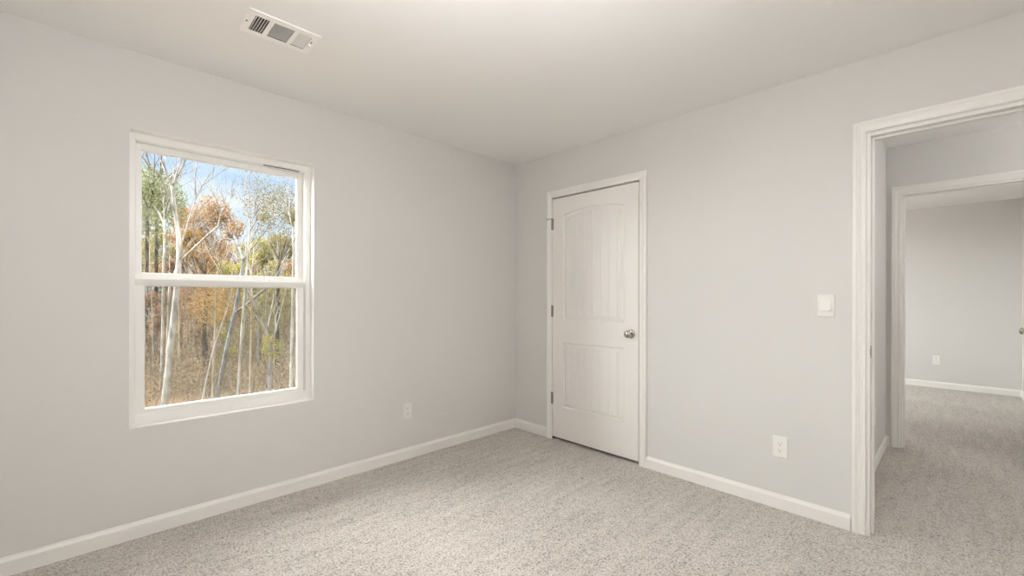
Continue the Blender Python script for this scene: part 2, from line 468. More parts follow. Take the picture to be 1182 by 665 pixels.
# ------------------------------------------------------------------ windows
def ring(b, x0, x1, z0, z1, l, r, t, bt, y0, y1):
    b.box(x0, x0 + l, y0, y1, z0, z1); b.box(x1 - r, x1, y0, y1, z0, z1)
    b.box(x0 + l, x1 - r, y0, y1, z1 - t, z1); b.box(x0 + l, x1 - r, y0, y1, z0, z0 + bt)
    return b
def make_window(name, x0, label):
    """single hung vinyl window, built with its lower left inside corner at x0"""
    root = struct(thing(name, (x0, 0.0, WZ0)), label, 'window')
    W, Hh = WX1 - WX0, WZ1 - WZ0
    b = MB()                                   # painted drywall return liner
    b.box(0, .0015, .001, .058, 0, Hh); b.box(W - .0015, W, .001, .058, 0, Hh)
    b.box(.0015, W - .0015, .001, .058, Hh - .0015, Hh); b.box(.0015, W - .0015, .001, .058, 0, .0015)
    b.build('window_return', VINYL, root)
    b = ring(MB(), 0, W, 0, Hh, .024, .030, .036, .050, .058, .150)
    # stepped inner edge, tracks and the sloped sill
    ring(b, .024, W - .030, .050, Hh - .036, .004, .005, .004, .006, .066, .150)
    b.box(.028, .031, .100, .106, .056, Hh - .04); b.box(W - .038, W - .035, .100, .106, .056, Hh - .04)
    b.build('window_frame', VINYL, root, bevel=.0025)
    zm = 1.303 - WZ0
    us = ring(MB(), .029, W - .036, zm - .022, Hh - .040, .021, .032, .034, .053, .104, .138)
    us.add([(x, y, z) for x in (.029, W - .036) for y, z in ((.1042, zm + .031), (.092, zm + .001), (.1042, zm + .001))], [(0, 1, 2), (3, 5, 4), (0, 3, 4, 1), (1, 4, 5, 2), (2, 5, 3, 0)])
    us = us.build('upper_sash', VINYL, root, bevel=.002)
    ring(MB(), .050, W - .068, zm + .031, Hh - .074, .005, .005, .005, .005, .112, .122).build('glazing_bead', VINYL, us, bevel=.001)
    MB().box(.050, W - .068, .119, .123, zm + .031, Hh - .074).build('glass', GLASS, us)
    ls = ring(MB(), .0245, W - .0385, .060, zm, .036, .036, .033, .012, .068, .102)
    ls.box(.024, W - .030, .062, .100, .046, .0605)
    ls.add([(x, y, z) for x in (.0245, W - .0385) for y, z in ((.0682, zm - .033), (.050, zm), (.0682, zm))], [(0, 1, 2), (3, 5, 4), (0, 3, 4, 1), (1, 4, 5, 2), (2, 5, 3, 0)])
    ls = ls.build('lower_sash', VINYL, root, bevel=.002)
    ring(MB(), .0605, W - .0745, .072, zm - .033, .005, .005, .004, .005, .076, .086).build('glazing_bead', VINYL, ls, bevel=.001)
    MB().box(.0605, W - .0745, .083, .087, .072, zm - .033).build('glass', GLASS, ls)
    for xl in (.232, .642):                    # sash locks on the meeting rail
        b = MB()
        b.box(xl - .036, xl + .036, .070, .100, zm, zm + .007)
        b.lathe([(.013, 0), (.013, .009), (.009, .013)], (xl, .085, zm + .007), (0, 0, 1), 16)
        b.obox((xl + .014, .076, zm + .014), (1, -.25, 0), (.25, 1, 0), (0, 0, 1), .024, .006, .0045)
        lk = b.build('sash_lock', VINYL, ls, bevel=.0015)
    sf = ring(MB(), .030, W - .036, .050, zm + .005, .016, .016, .016, .016, .1405, .149).build('screen_frame', VINYL, root)
    MB().box(.046, W - .052, .1445, .1450, .066, zm - .011).build('insect_screen', SCREEN, root)
    tag(MB().box(W - .275, W - .070, .0585, .068, Hh - .0425, Hh - .0395).build('gap_shade', GAP, root), 'short dark strip standing in for the shaded gap along the head')  # strip coloured dark for the shade in the gap under the head
    return root
make_window('window_1', WX0, 'white vinyl single hung window looking onto autumn woods')
make_window('added_window_2', V0, 'unseen white vinyl window added to light the far room, nearer its back wall')  # out of view, added for daylight on the far room's back wall
make_window('added_window_3', U0, 'unseen white vinyl window added to light the far room, nearer the hallway')  # also unseen, added to double that daylight

# ------------------------------------------------------------------ doors
def panel_outline(y0, y1, z0, z1, rise, s, n=24):
    """closed outline inset by s; top edge is an arc that rises by 'rise' in the middle"""
    a0, a1, c0, c1 = y0 + s, y1 - s, z0 + s, z1 - s
    pts = [(a0, c0), (a1, c0)]
    for k in range(n + 1):
        t = k / n
        pts.append((a1 + (a0 - a1) * t, c1 + rise * (1 - (2 * t - 1) ** 2)))
    return pts
def door_slab(width, height, thick):
    """slab in local coords: y 0..-width from the hinge, z 0..height, front face at x=0 looking to -x"""
    b = MB()
    W = width
    py0, py1 = -(W - .116), -.116
    panels = [(py0, py1, 1.003, 1.881, .033), (py0, py1, .262, .811, 0.0)]
    n = 24
    ys = [py1 + (py0 - py1) * k / n for k in range(n + 1)]
    def q(y0, y1, z0a, z0b, z1a, z1b, x=0.0):
        b.add([(x, y0, z0a), (x, y1, z0b), (x, y1, z1b), (x, y0, z1a)], [(0, 1, 2, 3)])
    q(0, py1, 0, 0, height, height); q(py0, -W, 0, 0, height, height)
    P = panels[0]; L = panels[1]
    q(py1, py0, 0, 0, L[2], L[2]); q(py1, py0, L[3], L[3], P[2], P[2])
    arc = lambda y, s=0: P[3] - s + P[4] * (1 - (2 * (y - (py0 + s)) / ((py1 - s) - (py0 + s)) - 1) ** 2)
    for k in range(n):
        q(ys[k], ys[k + 1], arc(ys[k]), arc(ys[k + 1]), height, height)
    prof = [(0, 0), (.003, .003), (.006, .0105), (.009, .011), (.030, .0045), (.0345, .0030), (.0362, .0052), (.0378, .0032)]
    for y0, y1, z0, z1, rise in panels:
        rows = [[(d, y, z) for y, z in panel_outline(y0, y1, z0, z1, rise, s)] for s, d in prof]
        b.grid(rows, True)
        s = prof[-1][0]; d = prof[-1][1]
        c = (y0 + y1) / 2; g = [c + .0765 * k for k in range(-3, 4)]
        cols = [(y0 + s, d)]
        for y in g: cols += [(y - .0022, d), (y, d + .0030), (y + .0022, d)]
        cols.append((y1 - s, d))
        top = lambda y: z1 - s + rise * (1 - (2 * (y - (y0 + s)) / ((y1 - s) - (y0 + s)) - 1) ** 2)
        for (ya, da), (yb, db) in zip(cols, cols[1:]):
            m_ = 4 if yb - ya > .02 else 1
            for k in range(m_):
                u0, u1 = ya + (yb - ya) * k / m_, ya + (yb - ya) * (k + 1) / m_
                e0, e1 = da + (db - da) * k / m_, da + (db - da) * (k + 1) / m_
                b.add([(e0, u0, z0 + s), (e1, u1, z0 + s), (e1, u1, top(u1)), (e0, u0, top(u0))], [(0, 1, 2, 3)])
    # edges and back
    b.add([(0, 0, 0), (0, -W, 0), (0, -W, height), (0, 0, height), (thick, 0, 0), (thick, -W, 0), (thick, -W, height), (thick, 0, height)],
          [(4, 7, 6, 5), (0, 4, 5, 1), (1, 5, 6, 2), (2, 6, 7, 3), (3, 7, 4, 0)])
    return b
def knob(parent, y, z, x=0.0, sx=-1):
    k = MB().lathe([(.0, .0), (.033, .0), (.033, .003), (.030, .007), (.022, .010), (.0125, .012), (.0115, .020)], (x, y, z), (sx, 0, 0), 32)
    k = k.build('doorknob', NICKEL, parent, smooth=True)
    MB().lathe([(.0105, .018), (.011, .026), (.016, .030), (.0225, .036), (.0262, .044), (.0268, .051), (.0245, .058), (.018, .063), (.009, .0655), (.001, .066)],
               (x, y, z), (sx, 0, 0), 32).build('knob', NICKEL, k, smooth=True)
    return tag(k, 'satin nickel round doorknob')
def hinge(parent, z, stop=False):
    b = MB()
    for k in range(5):
        b.lathe([(.0058, 0), (.0066, .0008), (.0066, .0182), (.0058, .019)], (-.0070, .0040, z - .0485 + k * .0195), (0, 0, 1), 14)
    b.lathe([(.0045, 0), (.0045, .003), (.002, .005)], (-.0070, .0040, z + .049), (0, 0, 1), 12)
    b.box(-.0045, .0005, .0035, .0070, z - .0475, z + .0475); b.box(-.0045, .0005, -.0080, .0022, z - .0475, z + .0475)
    h = b.build('hinge', HINGEM, parent, smooth=True)
    if stop:
        s = MB()
        s.lathe([(.009, 0), (.009, .006)], (-.0070, .0040, z + .0435), (0, 0, 1), 14)
        s.tube([(-.007, .003, z + .046), (-.016, .022, z + .046), (-.020, .040, z + .046)], .0032, 8)
        s.lathe([(.0055, 0), (.0065, .004), (.0055, .008)], (-.020, .040, z + .046), (-.2, 1, 0), 12)
        s.tube([(-.007, .003, z + .046), (-.020, -.020, z + .043)], .0032, 8)
        s.build('hinge_pin_stop', HINGEM, h, smooth=True)
    return h
DW, DH, DT = 0.8115, 2.026, 0.035
d1 = struct(thing('door_1', (-.002, -0.4565, 0.024)), 'closed white plank panel closet door with arched top panel', 'door')
slab = door_slab(DW, DH, DT).build('door_panel', DOORM, d1)
knob(d1, -(DW - .060), .921)
hinge(d1, 1.811, True); hinge(d1, 1.068); hinge(d1, .326)
# the far room's door stands open against that room's side wall
d2 = struct(thing('door_2', (HX + .122, -3.292, 0.022), rz=-PI / 2), 'open white door in the far room, only its dark knob in view', 'door')
dd = .720
sl2 = door_slab(dd, DH, DT)
sl2.v = [(x, -y, z) for x, y, z in sl2.v]      # hinge on the other side
sl2.build('door_panel', DOORM, d2)
k2 = knob(d2, 0, .923); k2.location = (0, dd - .060 - .045, 0)

# ------------------------------------------------------------------ wall plates (local: x right, -y out of the wall, z up)
def plate(b, w, h, t=.006):
    e = .004
    rows = []
    for i, (ins, y) in enumerate(((0, 0), (0, -.0018), (e * .35, -t * .75), (e, -t))):
        a, c = w / 2 - ins, h / 2 - ins
        rows.append([(-a, y, -c), (a, y, -c), (a, y, c), (-a, y, c)])
    b.grid(rows, True)
    n = len(b.v); b.f.append((n - 4, n - 3, n - 2, n - 1)); b.f.append((n - 13, n - 14, n - 15, n - 16))
    return b
def make_outlet(loc, rz, label):
    r = thing('electrical_outlet', loc, label, 'outlet', rz=rz)
    plate(MB(), .076, .120).build('cover_plate', PLASTIC, r)
    for zc in (.0195, -.0195):
        b = MB(); pts = []
        for k in range(32):
            a = 2 * PI * k / 32
            pts.append((.0172 * math.cos(a), max(-.0138, min(.0138, .0172 * math.sin(a)))))
        rows = [[(x, -.0058, z + zc) for x, z in pts], [(x, -.0072, z + zc) for x, z in pts], [(x * .94, -.0078, z * .94 + zc) for x, z in pts]]
        b.grid(rows, True); b.f.append(tuple(range(64, 96)))
        f = b.build('receptacle', PLASTIC, r)
        s = MB()
        s.box(-.0072, -.0052, -.0081, -.0076, zc - .001, zc + .0075); s.box(.0052, .0070, -.0081, -.0076, zc + .0, zc + .0070)
        s.lathe([(.0026, 0), (.0026, .0004)], (0, -.0077, zc - .0072), (0, -1, 0), 12)
        s.build('slot', SLOT, f)
    MB().lathe([(.0030, 0), (.0030, .0008), (.0022, .0013)], (0, -.0058, 0), (0, -1, 0), 12).build('screw', PLASTIC, r)
    return r
o1 = make_outlet((-1.1385, 0, .358), 0, 'white duplex outlet low on the wall right of the window')
def more_outlet(loc, rz, label):
    c = copy_tree(o1); c.location = loc; c.rotation_euler = (0, 0, rz); c['label'] = label
    return c
more_outlet((0, -2.1685, .355), -PI / 2, 'white duplex outlet below the light switch')
more_outlet((1.150, HY, .362), 0, 'white outlet seen edge on, on the short hallway wall')
more_outlet((FX, -2.677, .372), -PI / 2, 'white duplex outlet on the back wall of the far room')
for o in list(bpy.data.objects):
    if o.name.startswith('electrical_outlet'): o['group'] = 'electrical outlets'

sw = thing('light_switch', (0, -2.3825, 1.1715), 'white rocker light switch beside the doorway casing', 'switch', rz=-PI / 2)
plate(MB(), .079, .121, .0065).build('cover_plate', PLASTIC, sw)
b = MB()
zt, zb, hw = .0315, -.0270, .0235
b.add([(-hw, -.0064, zb), (hw, -.0064, zb), (hw, -.0064, zt), (-hw, -.0064, zt), (-hw, -.0185, zb), (hw, -.0185, zb), (hw, -.0072, zt), (-hw, -.0072, zt)],
      [(0, 3, 2, 1), (4, 5, 6, 7), (0, 1, 5, 4), (1, 2, 6, 5), (2, 3, 7, 6), (3, 0, 4, 7)])
b.build('rocker', PLASTIC, sw, bevel=.0008)
for z in (.048, -.046):
    MB().lathe([(.0026, 0), (.0026, .0006), (.0018, .0010)], (0, -.0063, z), (0, -1, 0), 12).build('screw', PLASTIC, sw)

# ------------------------------------------------------------------ ceiling vent
vc = Vector(((-2.365 - 2.064) / 2, (-.787 - .581) / 2, H))
vt = thing('ceiling_vent', vc, 'white louvred air register in the ceiling above the window', 'vent')
hx, hy, zf = .1505, .103, -.0032
sec = [(-.118, -.062), (-.0425, .0425), (.062, .118)]        # the three louvre fields, in x
oy = .066
b = MB()
def vq(x0, x1, y0, y1): b.box(x0, x1, y0, y1, zf - .0012, zf)
vq(-hx + .006, hx - .006, oy, hy - .006); vq(-hx + .006, hx - .006, -hy + .006, -oy)
xs = [-hx + .006] + [v for s in sec for v in s] + [hx - .006]
for k in range(0, len(xs), 2): vq(xs[k], xs[k + 1], -oy, oy)
rows = []
for ins, z in ((.006, zf - .0012), (.003, zf - .0004), (0, 0), (.0025, 0), (.006, zf)):
    a, c = hx - ins, hy - ins
    rows.append([(-a, -c, z), (a, -c, z), (a, c, z), (-a, c, z)])
b.grid(rows, True)
b.build('frame', VENTM, vt)
d = MB()                                                     # dark duct boot above
e0, e1, g0, g1 = VX0 - vc.x + .002, VX1 - vc.x - .002, VY0 - vc.y + .002, VY1 - vc.y - .002
d.box(e0, e1, g0, g1, .105, .108); d.box(e0, e0 + .001, g0, g1, .0, .105); d.box(e1 - .001, e1, g0, g1, .0, .105)
d.box(e0, e1, g0, g0 + .001, .0, .105); d.box(e0, e1, g1 - .001, g1, .0, .105)
d.build('duct_boot', DUCT, vt)
def vslat(x, lean):
    MB().obox((x, 0, zf + .0055), (lean, 0, 1), (0, 1, 0), (1, 0, -lean), .0085, oy, .0006).build('louver', VENTM, vt)
for k in range(5): vslat(-.118 + .056 * (k + .75) / 5.2, .70)
for k in range(5): vslat(.062 + .056 * (k + .5) / 5.2, -.85)
b = MB()
for k in range(14):
    y = -oy + .002 + 2 * oy * k / 13.4
    b.obox((0, y, zf + .0055), (0, 1.2, 1), (1, 0, 0), (0, 1, -1.2), .0090, .0432, .0005)
b.build('louver', VENTM, vt)
b = MB(); b.box(.1265, .1295, -.034, .014, zf - .0022, zf - .0011); b.build('lever_slot', SLOT, vt)
b = MB(); b.box(.124, .132, -.006, .002, zf - .010, zf - .0011); b.build('damper_lever', VENTM, vt, bevel=.001)
for x in (-.1385, .1400): MB().lathe([(.0045, 0), (.0045, .0012), (.003, .0022)], (x, .0, zf - .0011), (0, 0, -1), 14).build('screw', DUCT if x < 0 else VENTM, vt)

# ------------------------------------------------------------------ added fill lamps (the bedroom's hangs above the upper edge of the picture)
def make_fill_lamp(loc, drop, watts, label):
    r = thing('fill_pendant', loc, label, 'ceiling light')
    MB().lathe([(.062, 0), (.065, -.004), (.062, -.018), (.020, -.030)], (0, 0, 0), (0, 0, 1), 32).build('canopy', NICKEL, r, smooth=True)
    MB().lathe([(.006, -.028), (.006, -drop - .10)], (0, 0, 0), (0, 0, 1), 12).build('stem', NICKEL, r, smooth=True)
    prof = [(.16 * math.sin(a), -drop + .11 * math.cos(a)) for a in [1.45 + (PI - 1.46) * k / 12 for k in range(13)]]
    bw = MB(); bw.grid([[(q * math.cos(2 * PI * k / 36), q * math.sin(2 * PI * k / 36), z) for k in range(36)] for q, z in prof], True)
    bw.build('glass_bowl', DOME, r, smooth=True)
    ld = bpy.data.lights.new('fill_glow', 'POINT'); ld.energy = watts; ld.color = (.995, .992, 1.0); ld.shadow_soft_size = .17
    lo = bpy.data.objects.new('fill_glow', ld); col.objects.link(lo); lo.parent = r; lo.location = (0, 0, -drop)
    return r
make_fill_lamp((-2.45, -2.45, H), .52, FILL_W, 'unseen white glass bowl pendant added to brighten the bedroom')
make_fill_lamp((1.0, -4.35, H), .34, HALL_W, 'unseen white glass bowl pendant added to light the hallway')
make_fill_lamp((3.6, -1.0, H), .34, FAR_W, 'unseen white glass bowl pendant added as fill in the far room')

# added upward light behind the camera, standing in for flash bounced off the ceiling
t = thing('bounce_fill', (-3.15, -3.15, 0), 'added upward light on a slim grey stand behind the camera, in place of bounced flash', 'lamp')
MB().lathe([(.0, .0), (.13, 0), (.13, .012), (.11, .022), (.02, .028)], (0, 0, 0), (0, 0, 1), 32).build('base', HINGEM, t, smooth=True)
MB().lathe([(.012, .025), (.012, 1.66)], (0, 0, 0), (0, 0, 1), 16).build('pole', HINGEM, t, smooth=True)
bw = MB(); bw.grid([[(q * math.cos(2 * PI * k / 32), q * math.sin(2 * PI * k / 32), z) for k in range(32)] for q, z in ((.015, 1.65), (.06, 1.66), (.11, 1.69), (.14, 1.74))], True)
bw.build('fill_shade', HINGEM, t, smooth=True)
ud = bpy.data.lights.new('bounce_spot', 'SPOT'); ud.energy = UP_W; ud.color = (.995, .992, 1.0); ud.shadow_soft_size = .10
ud.spot_size = math.radians(97); ud.spot_blend = 1.0
uo = bpy.data.objects.new('bounce_spot', ud); col.objects.link(uo); uo.parent = t; uo.location = (0, 0, 1.76)
uo.rotation_euler = Vector((.47, .47, 1)).to_track_quat('-Z', 'Y').to_euler()

# ------------------------------------------------------------------ the woods outside
rng = random.Random(11)
nr = np.random.default_rng(5)
def at(px, py, depth):
    """point seen at photo pixel px,py at a depth along the view axis"""
    return CAM + (FWD + RGT * ((px - 591.0) / FPX) - UPV * ((py - CY) / FPX)) * depth
def gz(x, y):
    d = (Vector((x, y, 0)) - Vector((CAM.x, CAM.y, 0))).dot(FWD)
    return -2.62 + 0.10 * math.sin(x * .35) + .12 * math.sin(y * .27 + 1) + max(0, d - 22) * .045
def base(px, depth):
    p = at(px, 400, depth); return Vector((p.x, p.y, gz(p.x, p.y)))
b = MB(); rows = []
for i in range(0, 61):
    y = WT + 1.0 + i * 1.5 if i else WT
    rows.append([(-45 + j * 2.5, y, gz(-45 + j * 2.5, y)) for j in range(61)])
b.grid(rows)
struct(b.build('ground', GROUND, smooth=True), 'woodland floor covered in fallen leaves', 'ground')

def leaves(name, m, parent, centres, n, size, squash=1.0, flat=.5):
    """n leaf cards scattered in balls (centre, radius)"""
    cs = np.array([tuple(c[0]) for c in centres]); rs = np.array([c[1] for c in centres])
    w = rs ** 2.2; idx = nr.choice(len(cs), n, p=w / w.sum())
    d = nr.normal(size=(n, 3)); d /= np.linalg.norm(d, axis=1)[:, None]
    rad = nr.random(n) ** .45
    p = cs[idx] + d * (rs[idx] * rad)[:, None] * np.array([1, 1, squash])
    nn = nr.normal(size=(n, 3)); nn[:, 2] += flat; nn /= np.linalg.norm(nn, axis=1)[:, None]
    t = np.cross(nn, nr.normal(size=(n, 3))); t /= np.linalg.norm(t, axis=1)[:, None]
    s = np.cross(nn, t)
    sz = size * (.6 + .8 * nr.random(n))[:, None]
    v = np.stack([p - t * sz * .5, p + s * sz * .32, p + t * sz * .5, p - s * sz * .32], 1).reshape(-1, 3)
    off = np.array(parent.location) if parent else np.zeros(3)
    v = v - off
    me = bpy.data.meshes.new(name); me.vertices.add(4 * n); me.vertices.foreach_set('co', v.astype(np.float32).ravel())
    me.loops.add(4 * n); me.loops.foreach_set('vertex_index', np.arange(4 * n, dtype=np.int32))
    me.polygons.add(n); me.polygons.foreach_set('loop_start', np.arange(0, 4 * n, 4, dtype=np.int32))
    me.update(calc_edges=True); me.validate()
    me.materials.append(m)
    o = bpy.data.objects.new(name, me); col.objects.link(o)
    if parent: o.parent = parent
    return o

def grow(b, p, d, length, r, level, tips, spread=.55, up=.25, n=5, kinks=4):
    """a branch that forks; tips collects the ends"""
    pts, rad = [Vector(p)], [r]
    d = Vector(d).normalized()
    for k in range(kinks):
        d = (d + Vector((rng.gauss(0, .10), rng.gauss(0, .10), rng.gauss(0, .06) + up * .10))).normalized()
        pts.append(pts[-1] + d * length / kinks); rad.append(r * (1 - .55 * (k + 1) / kinks))
    b.tube(pts, rad, n)
    tips.append((pts[-1], length * .5))
    if level > 0:
        for k in range(rng.choice((2, 3, 3))):
            i = rng.randint(max(1, kinks - 3), kinks)
            a = rng.uniform(0, 2 * PI); t = Vector((math.cos(a), math.sin(a), rng.uniform(.1, .7)))
            nd = (d * (1 - spread) + t.normalized() * spread).normalized()
            grow(b, pts[i], nd, length * rng.uniform(.55, .8), rad[i] * rng.uniform(.55, .75), level - 1, tips, spread, up, max(3, n - 1), kinks)

def key_tree(label, pts_px, depth, r0, r1, m, limbs=(), foliage=None, fork=2, cat='tree', name='tree', twig=.8, group=None, sub=8):
    """a tree whose trunk follows points of the photo at its own depth; limbs are (points, r0, r1, depth offset)"""
    P = [at(x, y, depth) for x, y in pts_px]
    g = gz(P[0].x, P[0].y)
    P[0] = Vector((P[0].x, P[0].y, P[0].z)) 
    if P[0].z > g: P.insert(0, Vector((P[0].x + rng.gauss(0, .05), P[0].y, g - .05)))
    root = thing(name, (P[0].x, P[0].y, g), label, cat, group)
    L = Vector(root.location)
    b = MB(); n = len(P)
    b.tube([p - L for p in P], [r0 + (r1 - r0) * i / (n - 1) for i in range(n)], sub)
    b.build('trunk', m, root, smooth=True)
    tips = []
    if limbs or fork:
        bb = MB()
        if fork:
            for k in range(3):
                a = rng.uniform(0, 2 * PI)
                grow(bb, P[-1] - L, ((P[-1] - P[-2]).normalized() + Vector((math.cos(a), math.sin(a), .4)) * .5), twig * 2, r1 * .7, fork, tips)
        for pts, a0, a1, dz in limbs:
            Q = [at(x, y, depth + dz * i / max(1, len(pts) - 1)) - L for i, (x, y) in enumerate(pts)]
            k = len(Q)
            bb.tube(Q, [a0 + (a1 - a0) * i / (k - 1) for i in range(k)], 6)
            for i in range(1, k):
                for _ in range(2):
                    a = rng.uniform(0, 2 * PI)
                    dr = (Q[i] - Q[i - 1]).normalized() * .7 + Vector((math.cos(a), math.sin(a), .5)) * .55
                    grow(bb, Q[i], dr, twig * rng.uniform(.8, 1.5), max(.007, a1 * .6), fork, tips)
        bb.build('branches', B_TWIG if m is B_PALE else m, root, smooth=True)
    if foliage:
        mm, balls, cnt, size = foliage
        cc = [(at(x, y, depth + dz), r) for x, y, r, dz in balls]
        leaves('foliage', mm, root, cc, cnt, size)
    return root

# the pale leafless tree that leads the view
key_tree('tall bare tree with thick pale trunk, its forked limbs bare against the sky',
         [(189, 478), (193, 440), (198, 390), (203, 345), (206, 310), (207, 290), (206, 270), (203, 250), (200, 228), (199.5, 215)], 13.5, .108, .042, B_PALE,
         limbs=[([(207, 288), (213, 270), (220, 247), (226, 230), (233, 215), (246, 195), (251, 186)], 0.0330, 0.0084, 1.2),
                ([(203, 250), (196, 228), (189, 210), (180, 197), (172, 188)], 0.0231, 0.0060, -.8),
                ([(200, 228), (194, 205), (187, 190), (183, 178)], 0.0209, 0.0060, .6),
                ([(199.5, 215), (200.5, 195), (199, 180)], 0.0220, 0.0072, .3),
                ([(200.5, 214), (208, 205), (209, 190)], 0.0132, 0.0048, .5),
                ([(226, 230), (225, 205), (228, 188)], 0.0154, 0.0048, -.4),
                ([(207, 300), (216, 285), (228, 265), (240, 250)], 0.0165, 0.0060, -.7),
                ([(233, 215), (244, 207), (256, 198), (266, 193)], 0.0110, 0.0036, .5)], fork=2, twig=.62, sub=10)
key_tree('slim straight pale tree standing left of the thick pale trunk',
         [(186, 446), (187.5, 400), (188, 350), (189, 310), (190, 275), (190, 252)], 17.5, .058, .034, B_PALE,
         limbs=[([(190, 262), (185, 248), (178, 238)], .035, .012, .5), ([(190, 252), (193, 235), (197, 224)], .035, .012, -.5)], fork=2, twig=.7)
key_tree('slender pale tree right of centre forking into two thin limbs',
         [(274, 470), (277, 420), (280, 370), (283.5, 330), (286, 300), (288, 270), (289, 258)], 14.5, .050, .028, B_PALE,
         limbs=[([(289, 258), (285, 245), (284, 225), (285, 205)], .028, .010, .6), ([(288.5, 266), (295, 256), (300, 244)], .022, .008, -.4),
                ([(285.5, 312), (294, 305), (305, 298)], .018, .007, -.5), ([(286, 296), (296, 288), (306, 280)], .018, .007, .5)], fork=2, twig=.6,
         foliage=(L_SPARSE, [(302, 225, 1.0, .6), (312, 232, .9, .9), (322, 250, 1.0, .5), (332, 262, 1.0, 0), (318, 222, .6, .3), (305, 245, .8, .4), (337, 240, .8, .4), (330, 225, .5, .3)], 4600, .050))
key_tree('grey trunk leaning to the right behind the slender pale tree',
         [(248, 470), (256, 430), (263, 395), (270, 365), (275, 340), (277, 325), (281, 300)], 16.0, .078, .050, B_DUSK,
         limbs=[([(270, 362), (284, 352), (296, 342), (310, 330), (322, 318)], .045, .02, -.8), ([(281, 300), (276, 285), (270, 272)], .05, .02, .6)], fork=1,
         foliage=(L_AMBER, [(252, 365, .8, .5), (262, 340, .8, .8), (240, 350, .7, .6)], 1500, .070))
key_tree('straight pale tree close to the right edge of the window view',
         [(335.5, 455), (336.5, 410), (337.5, 370), (338, 330), (339, 290), (338, 262)], 14.0, .050, .032, B_PALE,
         limbs=[([(338, 262), (333, 245), (335, 225)], .03, .01, .4), ([(338, 280), (346, 262), (350, 245)], .025, .01, -.4)], fork=2, twig=.6)
key_tree('thin upright sapling in the middle of the right half of the lower pane',
         [(288, 460), (289, 420), (290, 380), (291, 340), (290, 318)], 13.0, .03, .018, B_TAN, fork=1, twig=.5)
key_tree('thin pale sapling leaning right beside the middle of the lower pane',
         [(232, 472), (238, 440), (246, 405), (256, 375), (265, 350)], 12.5, .03, .016, B_PALE, fork=1, twig=.5)
key_tree('slim upright tan sapling left of the leaning grey trunk',
         [(245, 470), (246, 430), (248, 390), (249, 350), (252, 310)], 14.0, .035, .018, B_TAN, fork=1, twig=.5)
key_tree('leaning pale limbed tree crossing low behind the thick pale trunk',
         [(196, 330), (206, 304), (222, 288), (238, 273), (252, 261), (255, 246)], 18.0, .055, .03, B_PALE,
         limbs=[([(252, 261), (256, 240), (262, 225)], .03, .01, .4), ([(222, 288), (234, 292), (246, 280)], .02, .01, .4), ([(255, 246), (251, 232), (250, 220)], .022, .008, .2)], fork=2, twig=.6)
key_tree('short thick dark trunk in the brush at the middle of the lower pane',
         [(238, 445), (237, 415), (235, 385), (237, 360), (240, 340)], 19.0, .13, .08, B_DARK, fork=1,
         foliage=(L_ORANGE, [(232, 352, 1.0, -.4), (222, 368, .9, .3), (242, 340, 1.1, .4), (228, 395, .7, .3), (235, 335, 1.0, .4)], 3000, .080))
key_tree('dark broad trunk at the right of the lower pane behind saplings',
         [(318, 450), (319, 400), (320, 350), (321, 310)], 20.0, .13, .08, B_DARK, fork=1,
         foliage=(L_OLIVE, [(312, 350, 1.1, 0), (330, 345, 1.0, .4), (305, 370, .9, .5)], 2600, .080))
for i, (px, d0, hpx, r, lb) in enumerate([
        (168, 24, 240, .10, 'dark pine trunk at the left edge of the upper pane'),
        (179, 26, 225, .11, 'second dark pine trunk from the left edge of the upper pane')]):
    P0 = base(px, d0); y0 = CY - (P0.z - CAM.z) / d0 * FPX
    key_tree(lb, [(px, y0 + 2), (px + .5, 380), (px + 1, 320), (px + 2, 260), (px + 2, hpx)], d0, r, .08, B_DARK, fork=1, twig=1.3,
             foliage=(L_PINE, [(166, 222, 1.5, 0), (178, 214, 1.3, 0), (170, 245, 1.6, 1), (185, 225, 1.3, 1), (190, 240, 1.2, 0), (164, 262, 1.1, 0)] if i == 0 else
                      [(175, 225, 1.5, 0), (188, 218, 1.0, 0), (194, 228, 1.0, .5), (172, 300, .8, 0), (180, 240, 1.6, 0), (166, 212, 1.0, 0)], 5500, .11), name='pine_tree')

# leafy crowns that close the view
def crown_tree(px, depth, top, halfw, m, cnt, size, label, name='tree', group=None, low=345, bm=B_GREY):
    g = base(px, depth); y0 = CY - (g.z - CAM.z) / depth * FPX
    k = depth / FPX
    root_pts = [(px + rng.uniform(-3, 3), y0 + 1), (px + rng.uniform(-2, 2), (y0 + top) / 2 + 20), (px, top + (low - top) * .45)]
    balls = []
    for _ in range(11):
        u, v = rng.uniform(-1, 1), rng.uniform(0, 1)
        wid = math.sin(PI * (.12 + .80 * v)) ** .7
        rr = halfw * rng.uniform(.30, .46)
        balls.append((px + u * halfw * .78 * wid, top + rr * .9 + v * (low - top - rr), rr * k, rng.uniform(-.6, .6) * halfw * k))
    balls.append((px, top + halfw * .42, halfw * .42 * k, 0))
    return key_tree(label, root_pts, depth, .05 + .0035 * depth, .05, bm, fork=1, twig=1.2, foliage=(m, balls, int(cnt * 2.2), .0042 * depth), name=name, group=group)

